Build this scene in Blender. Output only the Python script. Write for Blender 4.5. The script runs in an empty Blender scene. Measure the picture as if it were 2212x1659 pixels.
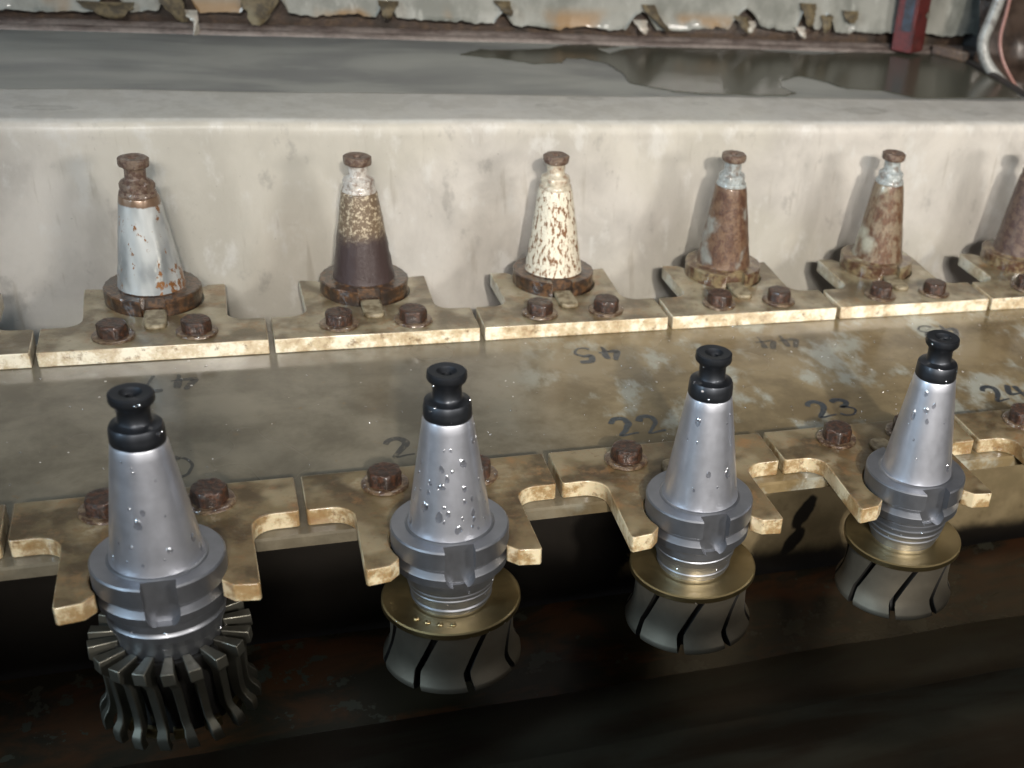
import bpy, bmesh, math, random
from mathutils import Vector, Matrix, noise
random.seed(7)
S = bpy.context.scene
COL = S.collection
MM = 0.001

# ------------------------------------------------------------------ camera
cd = bpy.data.cameras.new('camera')
cam = bpy.data.objects.new('camera', cd); COL.objects.link(cam)
rt = Vector((0.9237347, -0.36665444, 0.1108094)); up = Vector((0.10814385, 0.5271763, 0.8428464)); fw = Vector((0.36744946, 0.76658311, -0.52662247))
M = Matrix((rt, up, -fw)).transposed().to_4x4()
M.translation = Vector((49.516, -578.549, 385.254)) * MM
cam.matrix_world = M
cd.sensor_fit = 'HORIZONTAL'; cd.sensor_width = 36
cd.lens = 2707.478 / 2212 * 36
cd.shift_x = -530.41 / 2212; cd.shift_y = 257.57 / 2212
cd.clip_start = 0.02; cd.clip_end = 50
cd.dof.use_dof = True; cd.dof.focus_distance = 0.76; cd.dof.aperture_fstop = 10
S.camera = cam

# ------------------------------------------------------------------ world, lamps, exposure
w = bpy.data.worlds.new('World'); S.world = w; w.use_nodes = True
w.node_tree.nodes['Background'].inputs[0].default_value = (0.86, 0.9, 1.0, 1)
w.node_tree.nodes['Background'].inputs[1].default_value = 0.045
S.view_settings.view_transform = 'Standard'; S.view_settings.look = 'None'
S.view_settings.exposure = 0.65; S.view_settings.gamma = 1

def aim(o, loc, target):
    o.location = Vector(loc) * MM
    d = (Vector(target) - Vector(loc)).normalized()
    o.rotation_euler = d.to_track_quat('-Z', 'Y').to_euler()
def area(name, loc, target, sx, sy, power, color, spread=180):
    l = bpy.data.lights.new(name, 'AREA'); l.shape = 'RECTANGLE'; l.size = sx * MM; l.size_y = sy * MM
    l.energy = power; l.color = color; l.spread = math.radians(spread)
    o = bpy.data.objects.new(name, l); COL.objects.link(o); aim(o, loc, target); return o
def spot(name, loc, target, power, color, angle, blend, size):
    l = bpy.data.lights.new(name, 'SPOT'); l.energy = power; l.color = color
    l.spot_size = math.radians(angle); l.spot_blend = blend; l.shadow_soft_size = size * MM
    o = bpy.data.objects.new(name, l); COL.objects.link(o); aim(o, loc, target); return o
# work lamp ahead of the machine, low, its beam on the right half
spot('work_lamp', (0, -2900, 1480), (520, 160, 0), 330, (1.0, 0.93, 0.83), 23, 0.9, 50)
# hall lamp at right, fills added in front and high behind, daylight from left
area('hall_lamp', (1650, -2000, 920), (250, 200, 0), 450, 300, 28, (1.0, 0.95, 0.88))
area('front_fill', (-350, -2700, 1400), (150, 400, 90), 420, 260, 42, (1.0, 0.965, 0.92))  # added fill, brightens the guard wall from the front
area('rear_fill', (350, 1000, 1900), (300, 350, 0), 1100, 400, 7, (1.0, 0.96, 0.9))  # added fill for ledge, tray and plate tops
area('window_light', (-2300, -900, 900), (100, 100, 40), 260, 2000, 48, (0.62, 0.83, 1.0))

# ------------------------------------------------------------------ material helpers
class NT:
    def __init__(s, name):
        s.m = bpy.data.materials.new(name); s.m.use_nodes = True
        s.t = s.m.node_tree; s.n = s.t.nodes; s.l = s.t.links
        s.b = s.n['Principled BSDF']
        tc = s.n.new('ShaderNodeTexCoord'); oi = s.n.new('ShaderNodeObjectInfo')
        vm = s.n.new('ShaderNodeVectorMath'); vm.operation = 'MULTIPLY_ADD'
        s.l.new(tc.outputs['Object'], vm.inputs[0]); vm.inputs[1].default_value = (1000, 1000, 1000)
        cx = s.n.new('ShaderNodeCombineXYZ')
        mu = s.n.new('ShaderNodeMath'); mu.operation = 'MULTIPLY'; mu.inputs[1].default_value = 731.0
        s.l.new(oi.outputs['Random'], mu.inputs[0])
        s.l.new(mu.outputs[0], cx.inputs[0]); s.l.new(mu.outputs[0], cx.inputs[1])
        s.l.new(cx.outputs[0], vm.inputs[2])
        s.co = vm.outputs[0]
        # without the random offset, in mm
        v2 = s.n.new('ShaderNodeVectorMath'); v2.operation = 'SCALE'; v2.inputs['Scale'].default_value = 1000
        s.l.new(tc.outputs['Object'], v2.inputs[0]); s.raw = v2.outputs[0]
    def noise(s, size, detail=4, rough=.55, stretch=(1, 1, 1), dist=0, raw=False):
        """value 0..1, features about `size` mm"""
        mp = s.n.new('ShaderNodeMapping'); mp.inputs['Scale'].default_value = [x / size for x in stretch]
        s.l.new(s.raw if raw else s.co, mp.inputs['Vector'])
        t = s.n.new('ShaderNodeTexNoise'); t.inputs['Scale'].default_value = 1
        t.inputs['Detail'].default_value = detail; t.inputs['Roughness'].default_value = rough; t.inputs['Distortion'].default_value = dist
        s.l.new(mp.outputs[0], t.inputs['Vector']); return t.outputs[0]
    def ramp(s, f, a, b):
        r = s.n.new('ShaderNodeMapRange'); r.interpolation_type = 'SMOOTHSTEP'
        r.inputs['From Min'].default_value = a; r.inputs['From Max'].default_value = b
        s.l.new(f, r.inputs['Value']); return r.outputs[0]
    def mix(s, f, a, b):
        m = s.n.new('ShaderNodeMix'); m.data_type = 'RGBA'
        for i, v in ((6, a), (7, b)):
            if isinstance(v, tuple): m.inputs[i].default_value = (*v, 1)
            else: s.l.new(v, m.inputs[i])
        if isinstance(f, (int, float)): m.inputs[0].default_value = f
        else: s.l.new(f, m.inputs[0])
        return m.outputs[2]
    def mathn(s, op, a, b=0.0):
        m = s.n.new('ShaderNodeMath'); m.operation = op; m.use_clamp = False
        for i, v in ((0, a), (1, b)):
            if isinstance(v, (int, float)): m.inputs[i].default_value = v
            else: s.l.new(v, m.inputs[i])
        return m.outputs[0]
    def sep(s, which, raw=True):
        x = s.n.new('ShaderNodeSeparateXYZ'); s.l.new(s.raw if raw else s.co, x.inputs[0]); return x.outputs[which]
    def normz(s, k='Z'):
        g = s.n.new('ShaderNodeNewGeometry'); x = s.n.new('ShaderNodeSeparateXYZ'); s.l.new(g.outputs['Normal'], x.inputs[0]); return x.outputs[k]
    def set(s, **k):
        for a, v in k.items():
            i = s.b.inputs[a.replace('_', ' ')]
            if isinstance(v, tuple) and len(v) == 3: i.default_value = (*v, 1)
            elif isinstance(v, (int, float)): i.default_value = v
            else: s.l.new(v, i)
        return s
    def bump(s, f, strength, dist_mm):
        b = s.n.new('ShaderNodeBump'); b.inputs['Strength'].default_value = strength; b.inputs['Distance'].default_value = dist_mm * MM
        s.l.new(f, b.inputs['Height']); s.l.new(b.outputs[0], s.b.inputs['Normal']); return s

MAT = {}
def steel(name, col, rough, wet=0.0):
    t = NT(name)
    n = t.noise(14, 5, .6); f = t.noise(4, 3, .5, (1, 1, .6))
    t.set(Base_Color=t.mix(t.ramp(n, .35, .7), col, tuple(c * .88 for c in col)), Metallic=1.0,
          Roughness=t.mathn('ADD', t.mathn('MULTIPLY', f, .08), rough - .04), Coat_Weight=wet, Coat_Roughness=.06)
    if name != 'bronze': t.bump(t.noise(1.2, 2, .5), .05, .2)
    if name in ('bronze', 'satin_steel'):
        tg = t.n.new('ShaderNodeTangent'); tg.direction_type = 'RADIAL'; tg.axis = 'Z'; t.l.new(tg.outputs[0], t.b.inputs['Tangent'])
        t.set(Anisotropic=.55 if name == 'bronze' else .2)
        if name == 'satin_steel': t.set(Coat_Roughness=.17, Coat_IOR=2.0)
    MAT[name] = t.m
steel('satin_steel', (.50, .515, .57), .47, .7)
steel('dark_steel', (.25, .26, .285), .46, .12)
steel('body_steel', (.20, .178, .14), .6, 0)
steel('black_steel', (.05, .054, .062), .50, .12)
steel('blade_steel', (.24, .23, .19), .5, .3)
steel('bronze', (.40, .31, .155), .36, .2)
t = NT('water'); t.set(Base_Color=(.80, .82, .86), Roughness=.13, Metallic=1.0, Alpha=.38); MAT['water'] = t.m
t = NT('black_core'); t.set(Base_Color=(.012, .011, .01), Roughness=.5); MAT['black_core'] = t.m

# yellowed fork plastic: dirt lies on the upward faces, the edges are washed pale (dirtier on the front row)
for nm, pa, pb, ta, tb, tc_, st in (('fork_plastic', (.62, .57, .45), (.42, .34, .22), (.175, .145, .088), (.075, .055, .028), (.26, .225, .155), .70),
                               ('front_fork_plastic', (.44, .375, .25), (.22, .15, .072), (.120, .088, .044), (.052, .034, .014), (.20, .16, .095), .88)):
    t = NT(nm)
    n1 = t.noise(26, 5, .6); n2 = t.noise(7, 6, .7); n3 = t.noise(48, 3, .55); n4 = t.noise(2.2, 3, .6); n5 = t.noise(19, 6, .7)
    pale = t.mix(t.ramp(n5, .42, .56), pa, pb)
    tan = t.mix(t.ramp(n1, .40, .60), ta, tb)
    tan = t.mix(t.mathn('MULTIPLY', t.ramp(n3, .52, .64), .85), tan, tc_)
    base = t.mix(t.ramp(t.mathn('ADD', t.normz(), t.mathn('MULTIPLY', t.mathn('SUBTRACT', n3, .5), 1.6)), .35, .95), pale, tan)
    base = t.mix(t.mathn('MULTIPLY', t.ramp(n5, .54, .68), st), base, (.17, .095, .038))
    base = t.mix(t.mathn('MULTIPLY', t.ramp(n2, .55, .70), .8), base, (.11, .065, .03))
    base = t.mix(t.mathn('MULTIPLY', t.ramp(n4, .64, .74), .5), base, (.08, .05, .028))
    t.set(Base_Color=base, Roughness=t.mathn('ADD', t.mathn('MULTIPLY', n2, .3), .2), Coat_Weight=.3, Coat_Roughness=.14,
          Subsurface_Weight=.1, Subsurface_Scale=.003)
    t.bump(t.mathn('ADD', n2, t.mathn('MULTIPLY', n4, .4)), .3, .6); MAT[nm] = t.m
t = NT('key_plastic'); n2 = t.noise(6, 4, .6)
t.set(Base_Color=t.mix(t.ramp(n2, .4, .65), (.22, .185, .12), (.10, .075, .04)), Roughness=.55, Coat_Weight=.08, Coat_Roughness=.3)
t.bump(n2, .2, .4); MAT['key_plastic'] = t.m

def rust(name, a, b, c=None, cut=.5, size=5, stretch=(1, 1, 1), wet=.5, rough=.55, soft=.08, bump=.6, detail=6):
    """colour a with blotches of b; c = large patches"""
    t = NT(name); n = t.noise(size, detail, .68, stretch); m = t.noise(size * 4.5, 3, .55); g = t.noise(size * .35, 3, .7)
    f = t.ramp(n, cut - soft, cut + soft)
    av = t.mix(t.ramp(g, .3, .7), a, tuple(x * .72 for x in a)); bv = t.mix(t.ramp(g, .3, .75), b, tuple(x * .5 for x in b))
    base = t.mix(f, av, bv)
    if c: base = t.mix(t.ramp(m, .53, .68), base, c)
    t.set(Base_Color=base, Roughness=t.mathn('SUBTRACT', rough + .15, t.mathn('MULTIPLY', m, .4)), Coat_Weight=wet, Coat_Roughness=.12, Metallic=.1)
    t.bump(t.mathn('ADD', n, t.mathn('MULTIPLY', g, .5)), bump, .8)
    MAT[name] = t.m; return t
rust('bolt_rust', (.020, .010, .006), (.070, .026, .011), None, .52, 3.0, wet=.3, rough=.55, bump=.9)
rust('washer_rust', (.055, .028, .016), (.16, .11, .065), None, .5, 4, wet=.5, rough=.4)
rust('flange_rust', (.028, .016, .010), (.105, .050, .020), (.02, .014, .011), .52, 6, wet=.7, rough=.45)
rust('flange_pale_rust', (.17, .125, .065), (.075, .035, .018), (.24, .22, .15), .5, 8, wet=.8, rough=.4)
rust('stud_rust', (.15, .105, .075), (.085, .045, .03), None, .5, 3, wet=.3)
rust('stud_scale', (.46, .43, .39), (.22, .16, .125), None, .56, 4, wet=.4, soft=.12)
rust('stud_cream', (.45, .40, .31), (.25, .14, .08), None, .58, 7, wet=.3, soft=.12)
rust('stud_bluish', (.30, .325, .32), (.15, .12, .095), None, .56, 6, wet=.6, soft=.14)
rust('cone_speckled', (.60, .55, .44), (.16, .065, .018), None, .545, 2.7, (1, 1, .42), wet=.3, soft=.035, detail=5)
rust('cone_brown', (.125, .070, .038), (.075, .032, .015), (.19, .19, .17), .5, 5, (1, 1, .6), wet=.45)
rust('cone_mottled', (.17, .125, .08), (.095, .042, .018), (.29, .28, .22), .5, 6, (1, 1, .5), wet=.5)
rust('cone_dark', (.095, .06, .042), (.055, .028, .022), None, .5, 5, wet=.4)
# grey-blue steel cone with a few rust blooms
t = NT('cone_greyed'); n = t.noise(5, 5, .7, (1, 1, .55)); m = t.noise(22, 3, .5, (1, 1, .5)); g = t.noise(10, 4, .6, (1, 1, .35))
base = t.mix(t.ramp(m, .35, .65), (.44, .455, .45), (.20, .215, .22)); base = t.mix(t.ramp(g, .55, .75), base, (.62, .62, .57))
low = t.mathn('MULTIPLY', t.ramp(t.sep(2), 26, 6), t.ramp(t.sep(0), 1, 7)); n_ = t.mathn('ADD', n, t.mathn('MULTIPLY', low, .12))
base = t.mix(t.ramp(n_, .60, .66), base, (.20, .085, .025))
z = t.mathn('ADD', t.sep(2), t.mathn('MULTIPLY', g, 5)); base = t.mix(t.ramp(z, 61.8, 63.2), base, (.15, .095, .06))
t.set(Base_Color=base, Metallic=.35, Roughness=.36, Coat_Weight=.4, Coat_Roughness=.1); t.bump(n, .3, .4); MAT['cone_greyed'] = t.m
# lower half dark, upper half speckled
t = NT('cone_halves'); n = t.noise(2.6, 6, .7); e = t.noise(9, 4, .6)
z = t.mathn('ADD', t.sep(2), t.mathn('MULTIPLY', e, 16))
upc = t.mix(t.ramp(n, .50, .60), (.11, .075, .045), (.36, .30, .21))
base = t.mix(t.ramp(z, 36, 50), (.032, .019, .018), upc)
t.set(Base_Color=base, Metallic=.1, Roughness=.5, Coat_Weight=.35, Coat_Roughness=.15); t.bump(n, .5, .6); MAT['cone_halves'] = t.m

# wet magazine plate: brown film over grey blue sheet, rubbed pale near the right
t = NT('plate_sheet'); n = t.noise(60, 6, .66, (1, 1, 1), .15); m = t.noise(52, 6, .62, (1.25, .7, 1), .1); g = t.noise(2.6, 3, .6); k = t.noise(140, 3, .5); q = t.noise(9, 6, .72)
wearx = t.ramp(t.mathn('ADD', t.sep(0), t.mathn('MULTIPLY', n, 120)), -40, 90)
base = t.mix(t.ramp(n, .36, .64), (.135, .118, .086), (.080, .068, .047))
base = t.mix(wearx, base, t.mix(t.ramp(n, .36, .64), (.175, .132, .070), (.095, .068, .032)))
base = t.mix(t.mathn('MULTIPLY', t.ramp(m, .50, .62), t.mathn('MULTIPLY', wearx, .8)), base, (.26, .27, .235))
base = t.mix(t.mathn('MULTIPLY', t.ramp(q, .60, .72), .6), base, (.13, .085, .04))
base = t.mix(t.ramp(g, .70, .76), base, (.06, .045, .03))
base = t.mix(t.ramp(g, .27, .23), base, (.50, .46, .38))
t.set(Base_Color=base, Roughness=t.mathn('ADD', t.mathn('MULTIPLY', k, .3), .08), Specular_IOR_Level=.5, Coat_Weight=.22, Coat_Roughness=.08)
t.bump(t.mathn('ADD', m, g), .10, .5); MAT['plate_sheet'] = t.m
# pale lime-scaled guard
t = NT('guard_sheet'); n = t.noise(75, 6, .6, (1, 1, .8), .4); m = t.noise(24, 6, .65, (1, 1, .6)); g = t.noise(3.5, 4, .7); k = t.noise(190, 3, .5)
base = t.mix(t.ramp(n, .34, .66), (.72, .675, .615), (.52, .485, .44))
base = t.mix(t.mathn('MULTIPLY', t.ramp(k, .45, .62), .5), base, (.60, .565, .47))
base = t.mix(t.mathn('MULTIPLY', t.ramp(m, .53, .68), .6), base, (.76, .74, .70))
base = t.mix(t.mathn('MULTIPLY', t.ramp(m, .42, .30), .4), base, (.28, .26, .235))
base = t.mix(t.mathn('MULTIPLY', t.ramp(g, .67, .74), .45), base, (.20, .17, .13))
dr = t.noise(9, 4, .6, (1, 1, .12)); base = t.mix(t.mathn('MULTIPLY', t.ramp(dr, .58, .72), .35), base, (.34, .29, .22))
for cx_, cy_, cz_, rx_, ry_ in ((593, 438, 99, 22, 11), (707, 433, 99, 13, 8), (342, 469, 99, 17, 7), (303, 447, 99, 9, 5), (440, 455, 99, 8, 5), (-60, 430, 99, 20, 6)):
    mp = t.n.new('ShaderNodeMapping'); mp.vector_type = 'POINT'
    mp.inputs['Location'].default_value = (-cx_ / rx_, -cy_ / ry_, -cz_ / ry_); mp.inputs['Scale'].default_value = (1 / rx_, 1 / ry_, 1 / ry_)
    t.l.new(t.raw, mp.inputs['Vector']); ln = t.n.new('ShaderNodeVectorMath'); ln.operation = 'LENGTH'; t.l.new(mp.outputs[0], ln.inputs[0])
    d_ = t.mathn('ADD', ln.outputs['Value'], t.mathn('MULTIPLY', t.mathn('SUBTRACT', g, .5), .9))
    ring = t.mathn('MULTIPLY', t.ramp(d_, 1.15, .85), t.mathn('ADD', t.mathn('MULTIPLY', t.ramp(d_, .35, .8), .5), .25))
    base = t.mix(ring, base, (.20, .17, .12))
g2 = t.normz(); base = t.mix(t.mathn('MULTIPLY', t.ramp(g2, .5, .95), .7), base, t.mix(t.ramp(m, .4, .62), (.58, .58, .56), (.46, .455, .43)))
t.set(Base_Color=base, Roughness=t.mathn('ADD', t.mathn('MULTIPLY', n, .3), .3), Coat_Weight=.12, Coat_Roughness=.25)
t.bump(t.mathn('ADD', m, t.mathn('MULTIPLY', g, .4)), .25, .9); MAT['guard_sheet'] = t.m
t = NT('tray_sheet'); n = t.noise(110, 4, .5, (.6, 1.6, 1), .5); m = t.noise(28, 5, .6, (.5, 1.5, 1))
base = t.mix(t.ramp(n, .38, .62), (.38, .38, .35), (.25, .25, .24)); base = t.mix(t.mathn('MULTIPLY', t.ramp(m, .58, .7), .35), base, (.44, .44, .40))
t.set(Base_Color=base, Roughness=.5, Coat_Weight=.15, Coat_Roughness=.3); t.bump(m, .1, .5); MAT['tray_sheet'] = t.m
t = NT('puddle'); n = t.noise(120, 2, .5)
t.set(Base_Color=t.mix(n, (.050, .048, .036), (.035, .033, .025)), Roughness=.2, Specular_IOR_Level=.3, IOR=1.33); t.bump(t.noise(60, 2, .4), .03, 1); MAT['puddle'] = t.m
t = NT('old_paint'); n = t.noise(40, 6, .65, (1, 1, .7)); m = t.noise(12, 5, .6, (1, 1, .4)); k = t.noise(90, 3, .5)
base = t.mix(t.ramp(n, .38, .62), (.17, .17, .15), (.10, .102, .088)); base = t.mix(t.mathn('MULTIPLY', t.ramp(m, .58, .7), .6), base, (.25, .25, .225))
base = t.mix(t.mathn('MULTIPLY', t.ramp(t.mathn('SUBTRACT', 38, t.sep(2)), 0, 16), t.mathn('MULTIPLY', t.ramp(k, .5, .6), .8)), base, (.17, .09, .025))
t.set(Base_Color=base, Roughness=.5, Coat_Weight=.2); t.bump(n, .4, 2); MAT['old_paint'] = t.m
rust('bare_wall', (.085, .058, .045), (.13, .085, .055), (.05, .038, .03), .5, 10, wet=.3, rough=.55)
rust('flake_back', (.085, .062, .028), (.04, .028, .012), (.12, .10, .06), .5, 9, wet=0, rough=.75)
rust('lip_metal', (.13, .105, .092), (.075, .055, .047), None, .5, 14, (.3, 1, 1), wet=.3)
rust('red_paint', (.085, .013, .011), (.045, .009, .008), None, .56, 14, wet=.4, rough=.45, bump=.2)
rust('navy_paint', (.03, .04, .06), (.02, .02, .025), None, .5, 10, wet=.3, bump=.2)
rust('black_paint', (.016, .014, .013), (.03, .022, .018), None, .55, 14, wet=.3, bump=.2)
rust('cable_grey', (.24, .24, .225), (.13, .12, .11), None, .58, 10, wet=.3, bump=.3)
rust('wire_pink', (.24, .12, .10), (.25, .12, .10), None, .58, 8, wet=.3, bump=.2)
rust('brown_sheet', (.095, .065, .05), (.05, .033, .025), (.14, .10, .08), .5, 20, wet=.4, rough=.4, bump=.5)
rust('white_scrap', (.30, .28, .24), (.35, .3, .25), None, .55, 6, wet=.3)
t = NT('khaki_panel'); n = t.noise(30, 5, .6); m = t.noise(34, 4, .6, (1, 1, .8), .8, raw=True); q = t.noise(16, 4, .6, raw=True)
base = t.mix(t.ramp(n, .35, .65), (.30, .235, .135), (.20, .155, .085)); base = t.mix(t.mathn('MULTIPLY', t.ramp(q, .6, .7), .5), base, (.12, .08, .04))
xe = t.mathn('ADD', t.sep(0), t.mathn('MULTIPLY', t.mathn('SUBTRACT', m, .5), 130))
base = t.mix(t.ramp(xe, 318, 308), base, (.014, .011, .008))  # unlit left part of the panel painted near black
zt_ = t.mathn('ADD', t.sep(2), t.mathn('MULTIPLY', t.mathn('SUBTRACT', q, .5), 14)); base = t.mix(t.ramp(zt_, -188, -202), base, (.016, .012, .008))  # soft shadow edge along the panel foot, painted as a dark band
for cx_, cz_, rx_, rz_, sh_ in ((462, -158, 7.5, 15, .42), (456, -186, 7.5, 12, .5), (459, -172, 2.2, 9, .1), (386, -199, 26, 8, 0)):  # cast shadow of the rightmost front holder, painted as dark lobes
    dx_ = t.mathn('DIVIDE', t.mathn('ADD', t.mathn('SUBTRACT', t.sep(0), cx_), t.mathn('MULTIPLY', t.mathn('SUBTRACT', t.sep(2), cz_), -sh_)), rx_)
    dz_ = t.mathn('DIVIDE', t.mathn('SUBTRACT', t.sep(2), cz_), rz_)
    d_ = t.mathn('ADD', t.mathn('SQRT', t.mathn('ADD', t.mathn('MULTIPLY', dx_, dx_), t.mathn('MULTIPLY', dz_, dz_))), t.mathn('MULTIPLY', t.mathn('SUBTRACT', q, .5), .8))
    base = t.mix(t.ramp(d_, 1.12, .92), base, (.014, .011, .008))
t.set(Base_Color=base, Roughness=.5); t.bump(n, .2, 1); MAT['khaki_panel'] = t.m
t = NT('sump_sheet'); n = t.noise(60, 6, .62, (.7, 1.3, 1), .6); m = t.noise(22, 6, .7); g = t.noise(38, 5, .7)
base = t.mix(t.ramp(n, .45, .62), (.042, .034, .02), (.12, .05, .02))
base = t.mix(t.ramp(g, .585, .61), base, (.095, .09, .062))
t.set(Base_Color=base, Roughness=.2, Coat_Weight=.3, Coat_Roughness=.2); t.bump(m, .2, 1); MAT['sump_sheet'] = t.m
t = NT('apron_sheet'); n = t.noise(70, 5, .6, (.4, 1.5, 1.5), .5); m = t.noise(14, 5, .7)
base = t.mix(t.ramp(n, .4, .65), (.095, .082, .055), (.06, .036, .021)); base = t.mix(t.mathn('MULTIPLY', t.ramp(m, .62, .7), .4), base, (.10, .09, .06))
t.set(Base_Color=base, Roughness=.42, Coat_Weight=.25, Coat_Roughness=.25); t.bump(m, .2, .8); MAT['apron_sheet'] = t.m
# worn marker ink
t = NT('marker_ink'); n = t.noise(4, 4, .7); k = t.noise(11, 3, .6)
t.set(Base_Color=(.02, .026, .032), Roughness=.3, Coat_Weight=.4, Alpha=t.mathn('MULTIPLY', t.ramp(n, .26, .44), .95)); MAT['marker_ink'] = t.m
t = NT('faded_ink'); n = t.noise(5, 4, .7)
t.set(Base_Color=(.05, .05, .05), Roughness=.3, Alpha=t.mathn('MULTIPLY', t.ramp(n, .28, .50), .6)); MAT['faded_ink'] = t.m

# ------------------------------------------------------------------ mesh helpers (mm in, metres out)
def finish(bm, name, mat, parent=None, loc=(0, 0, 0), smooth=40, bevel=0, segs=2, mats=None):
    me = bpy.data.meshes.new(name)
    bmesh.ops.recalc_face_normals(bm, faces=bm.faces[:])
    bmesh.ops.scale(bm, vec=(MM, MM, MM), verts=bm.verts[:])
    bm.to_mesh(me); bm.free()
    for mm in (mats or [mat]): me.materials.append(MAT[mm])
    if smooth:
        me.polygons.foreach_set('use_smooth', [True] * len(me.polygons)); me.set_sharp_from_angle(angle=math.radians(smooth))
    o = bpy.data.objects.new(name, me); COL.objects.link(o)
    o.location = Vector(loc) * MM
    if parent: o.parent = parent
    if bevel:
        b = o.modifiers.new('bevel', 'BEVEL'); b.width = bevel * MM; b.segments = segs; b.limit_method = 'ANGLE'; b.angle_limit = math.radians(35)
    return o
def tag(o, label=None, cat=None, group=None, kind=None):
    for k, v in (('label', label), ('category', cat), ('group', group), ('kind', kind)):
        if v: o[k] = v
    return o
def empty(name, loc, label, cat, group=None):
    o = bpy.data.objects.new(name, None); COL.objects.link(o); o.location = Vector(loc) * MM
    o.empty_display_size = .02; return tag(o, label, cat, group)
def lathe(bm, prof, n=72, wob=0.0, fn=None, cap=True, off=(0, 0)):
    """prof = [(z, r)] from top to bottom; closes both ends"""
    rings = []
    for z, r in prof:
        ring = []
        for i in range(n):
            a = 2 * math.pi * i / n
            rr, aa = (r, a) if fn is None else fn(z, r, a)
            if wob: rr += wob * noise.noise(Vector((math.cos(a) * r * .22, math.sin(a) * r * .22, z * .22 + off[0])))
            ring.append(bm.verts.new((rr * math.cos(aa) + 0, rr * math.sin(aa), z)))
        rings.append(ring)
    for a, b in zip(rings, rings[1:]):
        for i in range(n):
            j = (i + 1) % n; bm.faces.new((a[i], a[j], b[j], b[i]))
    if cap:
        for ring in (rings[0], rings[-1]):
            bm.faces.new(ring)
    return rings
def prism(bm, pts, z0, z1):
    lo = [bm.verts.new((x, y, z0)) for x, y in pts]; hi = [bm.verts.new((x, y, z1)) for x, y in pts]
    n = len(pts); bm.faces.new(lo); bm.faces.new(hi)
    for i in range(n): bm.faces.new((lo[i], lo[(i + 1) % n], hi[(i + 1) % n], hi[i]))
def box(bm, x0, x1, y0, y1, z0, z1): prism(bm, [(x0, y0), (x1, y0), (x1, y1), (x0, y1)], z0, z1)
def sweep_x(bm, prof, x0, x1, n, jitter=0, closed=False):
    """profile (y,z) swept along x in n steps"""
    rows = []
    for i in range(n + 1):
        x = x0 + (x1 - x0) * i / n
        rows.append([bm.verts.new((x, y + (jitter * noise.noise(Vector((x * .012, y * .02, z * .02))) if jitter else 0), z + (jitter * .5 * noise.noise(Vector((x * .01, y * .02, z * .02 + 9))) if jitter else 0))) for y, z in prof])
    m = len(prof)
    for a, b in zip(rows, rows[1:]):
        for j in range(m if closed else m - 1):
            k = (j + 1) % m; bm.faces.new((a[j], a[k], b[k], b[j]))
    if closed: bm.faces.new(rows[0]); bm.faces.new(rows[-1])
def tube(bm, pts, r, n=12):
    pts = [Vector(p) for p in pts]; rings = []
    for i, p in enumerate(pts):
        d = (pts[min(i + 1, len(pts) - 1)] - pts[max(i - 1, 0)]).normalized()
        u = d.cross(Vector((0, 1, .01))).normalized(); v = d.cross(u)
        rings.append([bm.verts.new(p + (u * math.cos(2 * math.pi * k / n) + v * math.sin(2 * math.pi * k / n)) * r) for k in range(n)])
    for a, b in zip(rings, rings[1:]):
        for k in range(n): bm.faces.new((a[k], a[(k + 1) % n], b[(k + 1) % n], b[k]))
    bm.faces.new(rings[0]); bm.faces.new(rings[-1])
def drop(bm, p, nrm, r, flat=.5, tall=1.0, mi=0, irr=.45):
    """flattened water bead sitting on a surface"""
    nrm = Vector(nrm).normalized(); tz = Vector((0, 0, 1)) if abs(nrm.z) < .9 else Vector((0, 1, 0))
    u = nrm.cross(tz).normalized(); v = u.cross(nrm).normalized()
    q = bmesh.ops.create_icosphere(bm, subdivisions=2, radius=1)
    sd = random.uniform(0, 90)
    for x in q['verts']:
        c = x.co * (1 + irr * noise.noise(x.co * .9 + Vector((sd, 0, 0)))); k = 1 + .25 * (-c.y) if tall > 1.1 else 1
        x.co = Vector(p) + u * c.x * r * k + v * c.y * r * tall + nrm * c.z * r * flat
    for f in {f for x in q['verts'] for f in x.link_faces}: f.material_index = mi
def boolean(o, cutters):
    for c in cutters:
        m = o.modifiers.new('cut', 'BOOLEAN'); m.operation = 'DIFFERENCE'; m.object = c; m.solver = 'EXACT'
    bpy.context.view_layer.update()
    dg = bpy.context.evaluated_depsgraph_get(); me = bpy.data.meshes.new_from_object(o.evaluated_get(dg))
    o.modifiers.clear(); old = o.data; o.data = me; bpy.data.meshes.remove(old)
    for c in cutters: bpy.data.objects.remove(c, do_unlink=True)
    me.polygons.foreach_set('use_smooth', [True] * len(me.polygons)); me.set_sharp_from_angle(angle=math.radians(35))
def new_part(src, parent, mat=None):
    c = src.copy(); COL.objects.link(c); c.parent = parent
    if mat:
        c.data = c.data.copy(); c.data.materials[0] = MAT[mat]
    return c

PITCH = 144.4; BACK_Y = 340.87; BACK_X = -3.54; ZT = -10.0; ZB = -20.85

# ------------------------------------------------------------------ setting
bm = bmesh.new()
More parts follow.
